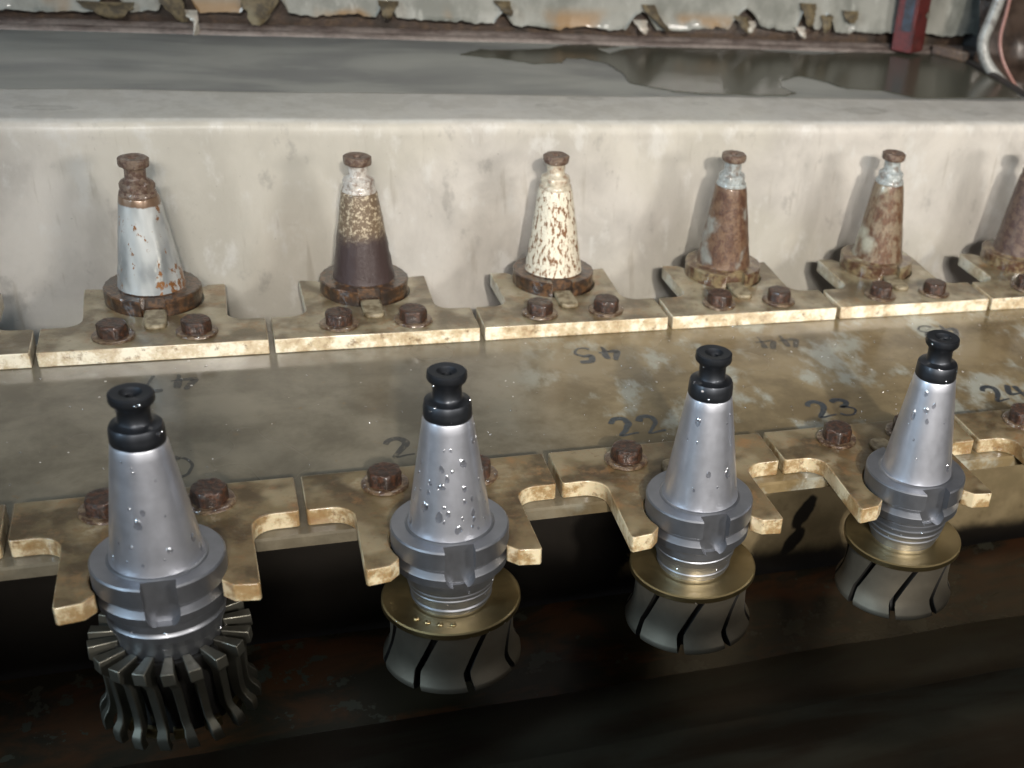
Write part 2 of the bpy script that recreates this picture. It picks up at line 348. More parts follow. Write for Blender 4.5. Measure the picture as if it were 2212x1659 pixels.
# floor of the sump, panel under the plate, apron rising towards the viewer
sweep_x(bm, [(189, -214), (150, -215), (79, -215), (60, -214)], -900, 1800, 60, 2.0)
tag(finish(bm, 'sump_floor', 'sump_sheet', smooth=50), 'dark oily sump floor beneath the tool row', kind='structure')
bm = bmesh.new(); sweep_x(bm, [(64, -222), (80, -211), (79, -208), (40, -200), (6, -193), (2, -189), (-8, -190), (-60, -176), (-240, -120), (-419, -60), (-421, 95)], -900, 1800, 60, 3.0)
bmesh.ops.solidify(bm, geom=bm.faces[:], thickness=2)
tag(finish(bm, 'sump_slope', 'apron_sheet', smooth=50), 'dark olive sheet rising from the sump towards the viewer', kind='structure')
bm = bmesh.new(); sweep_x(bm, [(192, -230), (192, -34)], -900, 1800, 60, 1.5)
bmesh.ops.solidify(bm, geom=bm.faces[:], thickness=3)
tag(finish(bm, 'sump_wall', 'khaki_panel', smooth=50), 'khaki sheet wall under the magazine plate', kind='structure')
# unseen front rim, raised at left, and added end wall, shading the sump
bm = bmesh.new(); sec = []
for x_, zt_ in ((-2300, 172), (120, 170), (200, 160), (280, 142), (340, 136), (1800, 134)):
    sec.append([bm.verts.new(v) for v in ((x_, -440, -60), (x_, -422, -60), (x_, -422, zt_), (x_, -440, zt_))])
for a, b in zip(sec, sec[1:]):
    for j in range(4): bm.faces.new((a[j], a[(j + 1) % 4], b[(j + 1) % 4], b[j]))
bm.faces.new(sec[0]); bm.faces.new(sec[-1])
box(bm, -760, -740, -420, 399, -60, 235)
tag(finish(bm, 'shade_rim', 'apron_sheet', smooth=0, bevel=2), 'unseen front rim and added end wall shading the machine trough', kind='structure')

# pale guard: wall, rounded bend, ledge, small drop
prof = [(400, -230), (400, -60), (400, 20), (400, 88), (400.8, 93.5), (402.4, 97), (405.4, 98.9), (409, 99.4), (440, 99.4), (474, 99.2), (479.2, 99), (480.2, 98.2), (480.6, 96), (481, 79)]
bm = bmesh.new(); sweep_x(bm, prof, -900, 1900, 140, 1.6)
bmesh.ops.solidify(bm, geom=bm.faces[:], thickness=2)
tag(finish(bm, 'guard_wall', 'guard_sheet', smooth=60), 'pale lime-stained sheet guard with rounded top ledge behind the rusty tool row', 'guard')
bm = bmesh.new(); sweep_x(bm, [(482, 79.5), (560, 80), (650, 80), (741, 80)], -900, 858, 60, .8)
bmesh.ops.solidify(bm, geom=bm.faces[:], thickness=3)
tag(finish(bm, 'coolant_tray', 'tray_sheet', smooth=60), 'flat grey coolant tray behind the ledge, partly under a puddle', 'tray')
# tray rear lip: rounded double fold
bm = bmesh.new(); sweep_x(bm, [(741, 78), (742, 83), (744.5, 84.8), (747, 84), (748, 82), (750, 84.5), (752, 87.5), (755, 87.5), (756, 78)], -900, 900, 60, .8, closed=True)
tag(finish(bm, 'tray_lip', 'lip_metal', smooth=60), 'thin pinkish brown folded lip along the rear edge of the tray', 'lip')

# puddle film
pud = [(276,686),(301,706),(331,706),(366,716),(397,736),(416,740),(434,739),(450,733),(423,727),(430,703),(450,722),(477,733),(528,737),(596,738),(668,720),(705,730),(730,737),(784,738),(820,738),(846,733),(853,665),(843,575),(836,556),(708,553),(683,577),(646,584),(628,613),(612,630),(583,611),(572,584),(581,564),(566,554),(490,556),(454,564),(417,593),(422,618),(417,665),(397,680),(380,682),(372,662),(343,657),(323,671)]
pts = []
for i, (x, y) in enumerate(pud):
    x2, y2 = pud[(i + 1) % len(pud)]
    for k in range(6):
        f = k / 6; a, b = x + (x2 - x) * f, y + (y2 - y) * f
        pts.append((a + 2.5 * noise.noise(Vector((a * .08, b * .08, 1))), b + 3.5 * noise.noise(Vector((a * .08, b * .08, 5)))))
bm = bmesh.new(); prism(bm, pts, 80.2, 81.1)
tag(finish(bm, 'puddle', 'puddle', smooth=30), 'dark still puddle with a ragged edge lying on the grey tray', 'puddle', kind='structure')

# peeling wall
pw = empty('peeling_wall', (300, 760, 80), 'grey green wall with brown peeling paint behind the tray', 'wall')
L = lambda x, y, z: (x - 300, y - 760, z - 80)
bm = bmesh.new(); sweep_x(bm, [(766, 70), (766, 420)], -900, 1400, 60, 1.5)
bmesh.ops.solidify(bm, geom=bm.faces[:], thickness=-3)
bmesh.ops.translate(bm, vec=(-300, -760, -80), verts=bm.verts[:])
finish(bm, 'backing', 'bare_wall', pw)
bm = bmesh.new(); n = 520; lo = []; hi = []
def edge_z(x):
    base = 97 + 2.5 * math.sin(x * .011) if x < 560 else 100
    z = base + 4 * noise.noise(Vector((x * .03, 0, 3))) + 2.5 * noise.noise(Vector((x * .15, 2, 3)))
    for fx, fw_, fh in ((-26, 14, 18), (30, 16, 26), (105, 20, 30), (217, 9, 16), (332, 9, 12), (478, 16, 20), (596, 18, 22), (668, 10, 26), (696, 8, 20)):
        d = abs(x - fx)
        if d < fw_: z += fh * (1 - d / fw_) ** .7
    return max(z, 88)
for i in range(n + 1):
    x = -500 + 1500 * i / n; z = edge_z(x); k = 1.2 * noise.noise(Vector((x * .02, 7, 0)))
    lo.append([bm.verts.new((x - 300, y - 760, zz - 80)) for y, zz in ((750.0 + k, z), (751.6, z + 3), (752.6, z + 12), (752.6, z + 40), (752.6, 420), (754.2, 420), (754.2, z + 2))])
for a, b in zip(lo, lo[1:]):
    for j in range(7): bm.faces.new((a[j], a[(j + 1) % 7], b[(j + 1) % 7], b[j]))
finish(bm, 'paint_layer', 'old_paint', pw, smooth=20)
def flake(x, z, w, h, lean, curl, mat='flake_back'):
    """a tongue of paint hanging off the wall, hinge at the top, curling outwards"""
    bm = bmesh.new(); rows = []; N = 9
    for i in range(N + 1):
        f = i / N; ww = w * (1 - f * .93) ** .6 * (1 + .45 * noise.noise(Vector((f * 4, x, 0)))); out = curl * math.sin(f * 1.9)
        cx = x + lean * f ** 1.3
        rows.append([bm.verts.new((cx + (s - .5) * ww + 1.5 * noise.noise(Vector((s * 3, f * 6, x))), 751 - out - 1.2 * math.sin(s * 3.1) - 2 * noise.noise(Vector((s * 4, f * 4, x))), z - h * f)) for s in (0, .25, .5, .75, 1)])
    for a, b in zip(rows, rows[1:]):
        for j in range(4): bm.faces.new((a[j], a[j + 1], b[j + 1], b[j]))
    bmesh.ops.translate(bm, vec=(-300, -760, -80), verts=bm.verts[:])
    bmesh.ops.solidify(bm, geom=bm.faces[:], thickness=1.0)
    finish(bm, 'paint_flake', mat, pw, smooth=60)
for a in ((-30, 104, 48, 12, 6, 6), (22, 114, 24, 24, 12, 5), (100, 117, 34, 28, -4, 5), (112, 120, 20, 30, -12, 4), (219, 114, 20, 14, -3, 8), (330, 118, 16, 12, 8, 7),
          (484, 120, 14, 24, 22, 7), (590, 112, 16, 16, 10, 6), (602, 107, 12, 10, -3, 7, 'white_scrap'), (668, 128, 20, 22, 2, 8), (693, 116, 14, 17, -2, 6), (721, 122, 22, 12, 2, 4), (476, 104, 14, 11, 4, 9, 'white_scrap'), (40, 99, 12, 9, 4, 8, 'white_scrap'), (661, 103, 11, 10, 5, 6, 'white_scrap')):
    flake(*a)

# right hand end of the tray
post = empty('red_post', (793, 736, 80), 'narrow red painted post standing at the right end of the tray', 'post')
bm = bmesh.new(); prism(bm, [(-20, 2), (-2, -14), (22, 2), (4, 18)], 4, 330)
finish(bm, 'post_body', 'red_paint', post, bevel=1)
bm = bmesh.new(); prism(bm, [(-14.2, -4.6), (-6.0, -11.9), (-5.2, -11.0), (-13.4, -3.7)], 27, 330)
finish(bm, 'dark_strip', 'navy_paint', post)
bm = bmesh.new()
tri = [(12.5, -6.3, 45), (23.2, 2.2, 50.5), (22.6, 1.6, 39), (18, -2.2, 40)]
vs = [bm.verts.new((a, b - .6, c)) for a, b, c in tri]; bm.faces.new(vs); bmesh.ops.solidify(bm, geom=bm.faces[:], thickness=.8)
finish(bm, 'paint_chip', 'white_scrap', post)
bm = bmesh.new(); prism(bm, [(882, 770), (897, 742), (925, 758), (910, 786)], 60, 420)
tag(finish(bm, 'black_post', 'black_paint', bevel=1), 'black steel post right of the red one, behind the grey cable', 'post')
cab = [(880, 640, 60), (869, 640, 72), (856, 648, 84), (846, 655, 98), (843, 660, 115), (848, 660, 135), (853, 660, 160), (855, 662, 200), (857, 664, 260), (862, 664, 360)]
def smooth_pts(p, k=6):
    p = [Vector(v) for v in p]; out = []
    for i in range(len(p) - 1):
        a, b, c, d = p[max(i - 1, 0)], p[i], p[i + 1], p[min(i + 2, len(p) - 1)]
        for j in range(k):
            t_ = j / k; out.append(.5 * ((2 * b) + (c - a) * t_ + (2 * a - 5 * b + 4 * c - d) * t_ * t_ + (3 * b - a - 3 * c + d) * t_ ** 3))
    return out + [p[-1]]
bm = bmesh.new(); tube(bm, smooth_pts(cab), 6.5)
tag(finish(bm, 'grey_cable', 'cable_grey', smooth=60), 'thick dirty grey cable curving down at the right end of the tray', 'cable')
bm = bmesh.new(); tube(bm, smooth_pts([(915, 640, 52), (893, 641, 64), (876, 644, 82), (865, 650, 100), (861, 655, 120), (864, 657, 150), (867, 658, 220), (872, 660, 360)]), 2.2, 8)
tag(finish(bm, 'pink_wire', 'wire_pink', smooth=60), 'thin pink wire running beside the thick grey cable', 'wire')
bm = bmesh.new(); rows = []
for i in range(41):
    row = []
    for j in range(31):
        x = 862 + i * 8; z = 30 + j * 11; y = 700 - (i * 4.6) + 30 * noise.noise(Vector((x * .016, z * .011, 1))) + 14 * noise.noise(Vector((x * .05 + z * .03, z * .035, 4)))
        row.append(bm.verts.new((x, y, z)))
    rows.append(row)
for a, b in zip(rows, rows[1:]):
    for j in range(30): bm.faces.new((a[j], a[j + 1], b[j + 1], b[j]))
bmesh.ops.solidify(bm, geom=bm.faces[:], thickness=1)
tag(finish(bm, 'brown_curtain', 'brown_sheet', smooth=60), 'crumpled brown plastic sheet hanging at the far right', 'curtain')
bm = bmesh.new(); tube(bm, smooth_pts([(862, 800, 79), (858, 740, 80), (855, 664, 81), (851, 600, 80), (848, 560, 79), (846, 500, 78)]), 5, 10)
tag(finish(bm, 'edge_seal', 'black_paint', smooth=60), 'dark rubber seal along the right end of the tray', 'seal')
bm = bmesh.new(); prism(bm, [(826, 738), (852, 700), (858, 704), (840, 742)], 80.5, 92)
tag(finish(bm, 'end_bracket', 'bare_wall', bevel=2), 'small brown metal bracket in the corner behind the red post', 'bracket')

# magazine plate
plate = empty('magazine_plate', (280, 167, ZB), 'long wet brown grey magazine plate carrying both rows of forks', 'plate')
bm = bmesh.new(); xs = 120; rows = []
y0, y1 = 33, BACK_Y - 42
grid = []
for i in range(xs + 1):
    x = -620 + 1640 * i / xs
    grid.append([bm.verts.new((x - 280, y - 167, zz)) for y, zz in ((y0 + 3, -8.5), (y0, -7.5), (y0, -1.2), (y0 + 1.2, 0), (y1 - 1, 0), (y1, -1), (y1, -8.5))])
for a, b in zip(grid, grid[1:]):
    for j in range(7): bm.faces.new((a[j], a[(j + 1) % 7], b[(j + 1) % 7], b[j]))
bm.faces.new(grid[0]); bm.faces.new(grid[-1])
finish(bm, 'plate_body', 'plate_sheet', plate, smooth=30)
bm = bmesh.new(); rr = random.Random(5)
for k in range(420):
    x = rr.uniform(-120, 760); y = rr.uniform(80, 262)
    if rr.random() > .35 + .65 * max(0, min(1, (x - 120) / 250)): continue
    drop(bm, (x - 280, y - 167, 0), (0, 0, 1), rr.choice((.35, .5, .5, .8)), .45, rr.uniform(1, 1.6), 0 if rr.random() < .7 else 1)
tag(finish(bm, 'drops_and_grit', 'water', plate, mats=['water', 'stud_scale']), kind='stuff')
# hand drawn figures
GL = {
 '0': [[(.50, 1), (.2, .85), (.08, .5), (.2, .12), (.5, 0), (.82, .15), (.92, .5), (.8, .86), (.48, 1)]],
 '1': [[(.3, .8), (.55, 1), (.52, .5), (.5, 0)]],
 '2': [[(.0, .72), (.15, .92), (.45, 1), (.72, .86), (.74, .62), (.5, .34), (.2, .05), (.28, .0), (.6, .06), (1.0, .10)]],
 '3': [[(.05, .88), (.35, 1), (.72, .9), (.66, .66), (.35, .52), (.7, .48), (.9, .26), (.62, .02), (.25, .0), (.02, .14)]],
 '4': [[(.42, 1), (.05, .42), (.5, .38), (.98, .42)], [(.72, .9), (.68, .45), (.66, .0)]],
 '5': [[(.85, .98), (.3, .96), (.2, .58), (.55, .6), (.85, .4), (.72, .1), (.4, 0), (.08, .12)]],
 '7': [[(.05, .92), (.5, .98), (.9, .95), (.6, .5), (.4, 0)]],
 '6': [[(.75, 1), (.35, .75), (.12, .35), (.35, .02), (.75, .08), (.85, .35), (.5, .5), (.18, .35)]],
}
def figures(txt, cx, cy, flip, mat, skip=()):
    bm = bmesh.new(); k = 0
    for ci, ch in enumerate(txt):
        if ci in skip: continue
        for st in GL[ch]:
            p = smooth_pts([(a, b, 0) for a, b in st], 7); X0 = -18 + ci * 19; prev = None; N = len(p)
            for i, q in enumerate(p):
                d = (p[min(i + 1, N - 1)] - p[max(i - 1, 0)]).normalized(); nn = Vector((-d.y, d.x, 0))
                wd = 2.35 * (.75 + .35 * math.sin(i / N * 5 + ci)) * (.55 if i in (0, N - 1) else 1)
                x, y = X0 + q.x * 15.5, q.y * 23 - 11.5
                x += 1.2 * noise.noise(Vector((cx, i * .15, ci)))
                l, r = Vector((x, y, 0)) + nn * wd, Vector((x, y, 0)) - nn * wd
                if flip: l, r = -l, -r
                zz = .12 + .02 * (k % 3)
                pair = (bm.verts.new((l.x + cx - 280, l.y + cy - 167, zz)), bm.verts.new((r.x + cx - 280, r.y + cy - 167, zz)))
                if prev: bm.faces.new((prev[0], prev[1], pair[1], pair[0]))
                prev = pair
            k += 1
    o = finish(bm, 'painted_number', mat, plate, smooth=0)
    return o
figures('20', 0, 119, False, 'faded_ink'); figures('21', PITCH, 119, False, 'faded_ink')
for nn_, tx in ((2, '22'), (3, '23'), (4, '24')): figures(tx, nn_ * PITCH + 1, 120, False, 'marker_ink')
for nn_, tx in ((2, '45'), (3, '44'), (4, '43')): figures(tx, nn_ * PITCH + 1, 229, True, 'marker_ink' if nn_ != 3 else 'faded_ink')
figures('47', 2, 229, True, 'faded_ink')

# ------------------------------------------------------------------ forks
def fork_outline():
    p = [(-70.3, 78.4), (70.3, 78.4), (70.3, 42.7), (69.3, 41.5), (58, 41.5)]
    for k in range(1, 8):
        a = math.radians(90 + 90 * k / 8); p.append((58 + 0 - 12.5 * math.sin(math.radians(90 * k / 8)) , 41.5 - 12 + 12 * math.cos(math.radians(90 * k / 8))))
    p += [(45.6, 27), (46.6, -21), (45.6, -22.6), (34.0, -21.0), (28.7, -15.4)]
    R = 31.8
    a0 = math.atan2(-13.6, 28.7); a1 = math.pi - a0
    for k in range(27):
        a = a0 + (a1 - a0) * k / 26; p.append((R * math.cos(a), R * math.sin(a)))
    p += [(-28.7, -15.4), (-34.0, -21.0), (-45.6, -22.6), (-46.6, -21), (-45.6, 27)]
    for k in range(7, 0, -1):
        p.append((-58 + 12.5 * math.sin(math.radians(90 * k / 8)), 41.5 - 12 + 12 * math.cos(math.radians(90 * k / 8))))
    p += [(-58, 41.5), (-69.3, 41.5), (-70.3, 42.7)]
    return p
proto_parts = {}
bm = bmesh.new(); prism(bm, fork_outline(), ZB + .05, ZT)
# tongues that run in the flange groove
def arc(r, a0, a1, n): return [(r * math.cos(a0 + (a1 - a0) * i / n), r * math.sin(a0 + (a1 - a0) * i / n)) for i in range(n + 1)]
fork_body = finish(bm, 'fork_body', 'fork_plastic', smooth=35, bevel=1.7, segs=3)
bm = bmesh.new(); prism(bm, [(-7.4, 24.6), (7.4, 24.6), (7.4, 46), (6.2, 51), (3, 53), (-3, 53), (-6.2, 51), (-7.4, 46)], -10.5, -7.0)
key = finish(bm, 'locating_key', 'key_plastic', smooth=35, bevel=1.4, segs=3)
def hexbolt(seed):
    bm = bmesh.new(); n = 72; rings = []
    def R(a, r): # hexagon radius
        k = (a % (math.pi / 3)) - math.pi / 6
        return min(r * math.cos(math.pi / 6) / math.cos(k), r * .935)
    for z, r, rd in ((0, 10.4, 0), (2.5, 10.4, 0), (5.5, 10.4, 0), (7.4, 10.2, .1), (8.4, 9.5, .6), (8.8, 8.0, 1), (8.6, 5.0, 1), (8.5, 2.0, 1)):
        ring = []
        for i in range(n):
            a = 2 * math.pi * i / n; rr = R(a, r) * (1 - rd) + r * .93 * rd
            rr *= 1 + .06 * noise.noise(Vector((math.cos(a) * 3, math.sin(a) * 3, z * .5 + seed * 7)))
            zz = z + (.35 * noise.noise(Vector((rr * math.cos(a) * .35, rr * math.sin(a) * .35, seed))) if z > 0 else 0)
            ring.append(bm.verts.new((rr * math.cos(a), rr * math.sin(a), zz)))
        rings.append(ring)
    for a, b in zip(rings, rings[1:]):
        for i in range(n): bm.faces.new((a[i], a[(i + 1) % n], b[(i + 1) % n], b[i]))
    bm.faces.new(rings[0]); bm.faces.new(rings[-1])
    o = finish(bm, 'hex_bolt', 'bolt_rust', smooth=38)
    bm = bmesh.new(); lathe(bm, [(1.9, 9.0), (1.95, 12.6), (1.5, 13.2), (.3, 13.4), (0, 13.2)], 56, .5, off=(seed, 0))
    for k in range(3):
        a = random.uniform(-2.6, -.6); drop(bm, (12 * math.cos(a), 12 * math.sin(a), 2.0), (0, 0, 1), random.uniform(.5, 1), .6, 1, 1)
    ws = finish(bm, 'washer', 'washer_rust', smooth=40, mats=['washer_rust', 'water'])
    return o, ws
bolts = [hexbolt(i) for i in range(4)]

def make_fork(x, y, back, label, group):
    e = empty('tool_fork', (x, y, 0), label, 'tool fork', group)
    if back: e.rotation_euler.z = math.pi
    new_part(fork_body, e, None if back else 'front_fork_plastic'); new_part(key, e)
    for s in (-1, 1):
        b0, w0 = random.choice(bolts)
        wsh_z = ZT + .05
        b = new_part(b0, e); b.location = Vector((s * 25.7, 60.1, wsh_z + 1.5)) * MM; b.rotation_euler.z = random.uniform(0, 6.28)
        w_ = new_part(w0, b); w_.location = Vector((0, 0, -1.5)) * MM
        b.rotation_euler.x = random.uniform(-.03, .03)
    return e
front_labels = {
 -1: 'front row plastic fork cut off by the left edge of the picture',
 0: 'yellowed plastic fork gripping the holder with the bladed cutter',
 1: 'yellowed plastic fork gripping the second front holder, below the number 21',
 2: 'yellowed plastic fork gripping the second front holder from the right, below number 22',
 3: 'yellowed plastic fork gripping the rightmost front holder, below number 23',
 4: 'empty front row fork at the right edge below the number 24'}
back_labels = {
 -1: 'back row plastic fork end cut off by the left edge',
 0: 'yellowed fork under the grey rusty cone, leftmost whole fork of the back row',
 1: 'yellowed fork under the cone that is half dark and half speckled',
 2: 'yellowed fork under the cream cone with rust specks, above the number 45',
 3: 'yellowed fork under the brown cone with bluish white stud, above the number 44',
 4: 'yellowed fork under the mottled cone with the pale flange ring, above the number 43',
 5: 'back row plastic fork cut off by the right edge under the darkest cone'}
for n_ in range(-1, 5): make_fork(n_ * PITCH - .8, 0, False, front_labels[n_], 'front row forks')
for n_ in range(-1, 6): make_fork(n_ * PITCH + BACK_X + .9, BACK_Y, True, back_labels[n_], 'back row forks')
for o in [fork_body, key] + [x for p in bolts for x in p]: bpy.data.objects.remove(o, do_unlink=True)

# ------------------------------------------------------------------ holders
def cutter_prism(sign):
    bm = bmesh.new(); zc = -17.2; pts = [(-8, 6), (8, 6)] + [(8 * math.cos(a), zc - 8 * math.sin(a)) for a in [math.pi * k / 14 for k in range(15)]]
    ya, yb = (-45, -24.2) if sign < 0 else (24.2, 45)
    A = [bm.verts.new((x, ya, z)) for x, z in pts]; B = [bm.verts.new((x, yb, z)) for x, z in pts]
    bm.faces.new(A); bm.faces.new(B)
    for i in range(len(pts)): j = (i + 1) % len(pts); bm.faces.new((A[i], A[j], B[j], B[i]))
    return finish(bm, 'cutter', 'black_core', smooth=0)
def flange_mesh(mat, wob=0, name='flange'):
    bm = bmesh.new()
    prof = [(.5, 15), (.5, 22.7), (.1, 23.3), (-.3, 23.8), (-.3, 30.7), (-1.1, 31.5), (-11.6, 31.5), (-12.3, 30.8), (-14.2, 27.6), (-16.0, 27.6), (-18.0, 30.2), (-18.6, 30.8), (-23.2, 30.6), (-24.2, 29.8), (-24.5, 26.0), (-24.8, 15)]
    if wob:
        p2 = []
        for (a, b), (c, d) in zip(prof, prof[1:]):
            k = max(1, int(max(abs(a - c), abs(b - d)) / 2)); p2 += [(a + (c - a) * i / k, b + (d - b) * i / k) for i in range(k)]
        prof = p2 + [prof[-1]]
    lathe(bm, prof, 120, wob)
    o = finish(bm, name, mat, smooth=35)
    boolean(o, [cutter_prism(-1), cutter_prism(1)])
    return o
STUD_F = [(90.4, 2.4), (90.9, 4.2), (91.0, 9.2), (90.5, 10.0), (87.5, 10.2), (86.2, 9.8), (84.0, 7.9), (83.0, 7.4), (77.2, 7.4), (76.0, 7.9), (75.0, 9.4), (74.4, 11.6), (73.3, 12.1), (70.6, 12.4), (68.6, 12.4), (66.2, 12.5), (65.4, 12.2)]
CONE = [(65.6, 11.8), (65.2, 12.45), (64.5, 12.75)] + [(64.5 - 4.9 * k, 12.75 + .7146 * k) for k in range(1, 13)] + [(4.0, 21.62), (1.2, 22.1), (.2, 22.3), (-.3, 21.9), (-.6, 21.5)]
def cone_r(z): return 12.75 + (64.5 - z) * .14583
def stud(parent, mat, wob=0, prof=STUD_F, hexed=False, drops=0):
    bm = bmesh.new()
    def fn(z, r, a):
        if hexed and z < 73.6 and r > 9:
            k = (a % (math.pi / 3)) - math.pi / 6; r = min(r, 11.2 * math.cos(math.pi / 6) / math.cos(k) + .3)
        return r, a
    inner = [(85, 1.0), (85, 2.3), (88.8, 2.5), (89.6, 4.2), (90.7, 5.2)]
    p = inner + prof[2:] if prof is STUD_F else prof
    lathe(bm, p, 60, wob, fn if hexed else None)
    for k in range(drops):
        a = random.uniform(-2.9, -.2); z, r = random.choice(((88.5, 10.2), (72, 12.4), (74.5, 11.6), (67.5, 12.4), (84.5, 8.4)))
        drop(bm, (r * math.cos(a), r * math.sin(a), z), (math.cos(a), math.sin(a), .2), random.uniform(.4, 1.0), .7, 1, 1)
    return finish(bm, 'pull_stud', mat, parent, smooth=32, mats=[mat, 'water'])
def cone(parent, mat, drops=0, wob=0, seed=0):
    rnd = random.Random(seed); bm = bmesh.new()
    lathe(bm, CONE, 96, wob, off=(seed, 0))
    for k in range(drops):
        a = rnd.uniform(-3.0, -.1); z = rnd.uniform(3, 60); r = cone_r(z)
        drop(bm, (r * math.cos(a), r * math.sin(a), z), (math.cos(a), math.sin(a), .145), rnd.choice((.5, .7, .9, 1.3, 1.8)), .33, rnd.uniform(1, 2.1), 1)
    for k in range(drops // 2):
        a = rnd.uniform(-2.9, -.2); drop(bm, (22.9 * math.cos(a), 22.9 * math.sin(a), -1.2), (0, 0, 1), rnd.uniform(.4, .8), .6, 1, 1)
    return finish(bm, 'taper_cone', mat, parent, smooth=35, mats=[mat, 'water'])
fl_new = flange_mesh('dark_steel'); fl_old = flange_mesh('flange_rust', .9)

def collar(parent, prof, drops):
    bm = bmesh.new(); lathe(bm, prof, 90)
    for k in range(drops):
        a = random.uniform(-3, -.1); z, r = random.choice(prof[2:-2]); drop(bm, (r * math.cos(a), r * math.sin(a), z), (math.cos(a), math.sin(a), .6), random.uniform(.45, .95), .7, 1, 1)
    return finish(bm, 'collar', 'dark_steel', parent, smooth=30, mats=['dark_steel', 'water'])
COL_A = [(-24.6, 24), (-24.9, 25.2), (-32, 25.0), (-34, 24.2), (-34.6, 23.0), (-35.2, 23.8), (-37.2, 23.6), (-37.8, 22.6), (-38.4, 23.2), (-39.8, 23.0), (-40.4, 22.2), (-44.4, 21.9), (-45.4, 22.4), (-46.6, 22.2), (-47.2, 21.2), (-49.4, 21.2), (-49.5, 10)]
COL_T = [(-24.6, 26), (-24.9, 28.2), (-29.5, 28.2), (-30.2, 27.4), (-31.6, 27.8), (-32.2, 28.4), (-36, 28), (-37, 26.8), (-41, 26.2), (-41.8, 25.2), (-46, 25), (-49.6, 24.6), (-49.7, 10)]
COL_B = [(-24.6, 24), (-24.9, 25.4), (-31.4, 25.4), (-32, 24.0), (-33.4, 23.8), (-34, 24.2), (-37.4, 23.8), (-38.4, 23.0), (-41, 22.8), (-41.6, 21.8), (-44, 21.8), (-44.6, 22.3), (-46.4, 22.2), (-47, 21.2), (-49.4, 21.2), (-49.5, 10)]
COL_C = [(-24.6, 24), (-24.8, 25.8), (-26, 25.8), (-26.6, 25.0), (-27.6, 25), (-28, 25.6), (-30, 25.6), (-30.6, 24.6), (-31.6, 24.6), (-32.2, 25.4), (-34.4, 25.2), (-35, 24.2), (-36, 24.2), (-36.6, 24.8), (-38.6, 24.4), (-39.2, 23.4), (-40.4, 23.2), (-41, 23.8), (-43.0, 23.4), (-43.6, 22.4), (-46, 22.2), (-46.5, 21.4), (-49.4, 21.2), (-49.5, 10)]

def profile_wheel(parent, phase, dimples):
    e = bpy.data.objects.new('grinding_wheel', None)
    # body with eight slanting slots, cut into the side and through the flared rim
    bm = bmesh.new()
    prof = [(-52.7, 33.6), (-53.5, 35.2), (-58, 34.6), (-63, 34.2), (-67, 34.1), (-72, 34.2), (-76, 34.5), (-79, 35.0), (-82, 36.0), (-84.5, 37.2), (-86.4, 38.2), (-87.2, 38.7), (-89.8, 38.8), (-90.6, 38.1), (-91.0, 36)]
    th = []
    hw = 1.75 / 34
    for k in range(8):
        c = k * math.pi / 4 + phase
        th += [(c - hw - .004, 0), (c - hw, 1), (c + hw, 1), (c + hw + .004, 0)]
        for j in range(1, 9): th.append((c + hw + (math.pi / 4 - 2 * hw) * j / 9, 0))
    def slant(z):
        d = -52.7 - z
        return .34 - d * .0125 if z > -80 else .34 - 27.3 * .0125 + (-80 - z) * .006
    rings = []
    for z, r in prof:
        rings.append([bm.verts.new(((r - 9 * s) * math.cos(a - 0 + slant(z)), (r - 9 * s) * math.sin(a + slant(z)), z)) for a, s in th])
    n = len(th)
    for a, b in zip(rings, rings[1:]):
        for i in range(n):
            f = bm.faces.new((a[i], a[(i + 1) % n], b[(i + 1) % n], b[i]))
            if th[i][1] or th[(i + 1) % n][1]: f.material_index = 1  # slot faces coloured black for the shade inside them
    bm.faces.new(rings[0]); bm.faces.new(rings[-1])
    body = finish(bm, 'grinding_wheel', 'body_steel', parent, smooth=30, mats=['body_steel', 'black_core'])
    bm = bmesh.new(); lathe(bm, [(-48.6, 18), (-48.6, 37.4), (-49.3, 38.2), (-52.2, 38.3), (-53.0, 37.6), (-53.0, 18)], 96)
    for k in range(9):
        a = random.uniform(-2.8, -.3); drop(bm, (37.9 * math.cos(a), 37.9 * math.sin(a), random.choice((-49.6, -52.0))), (math.cos(a), math.sin(a), .5), random.uniform(.4, .8), .7, 1, 1)
    if dimples:
        for k in range(4):
            a = math.radians(-139 + 13.5 * k); drop(bm, (29.5 * math.cos(a), 29.5 * math.sin(a), -48.7), (0, 0, 1), 1.9, .8, 1, 0, 0)
    return finish(bm, 'bronze_disc', 'bronze', body, smooth=35, mats=['bronze', 'water'])

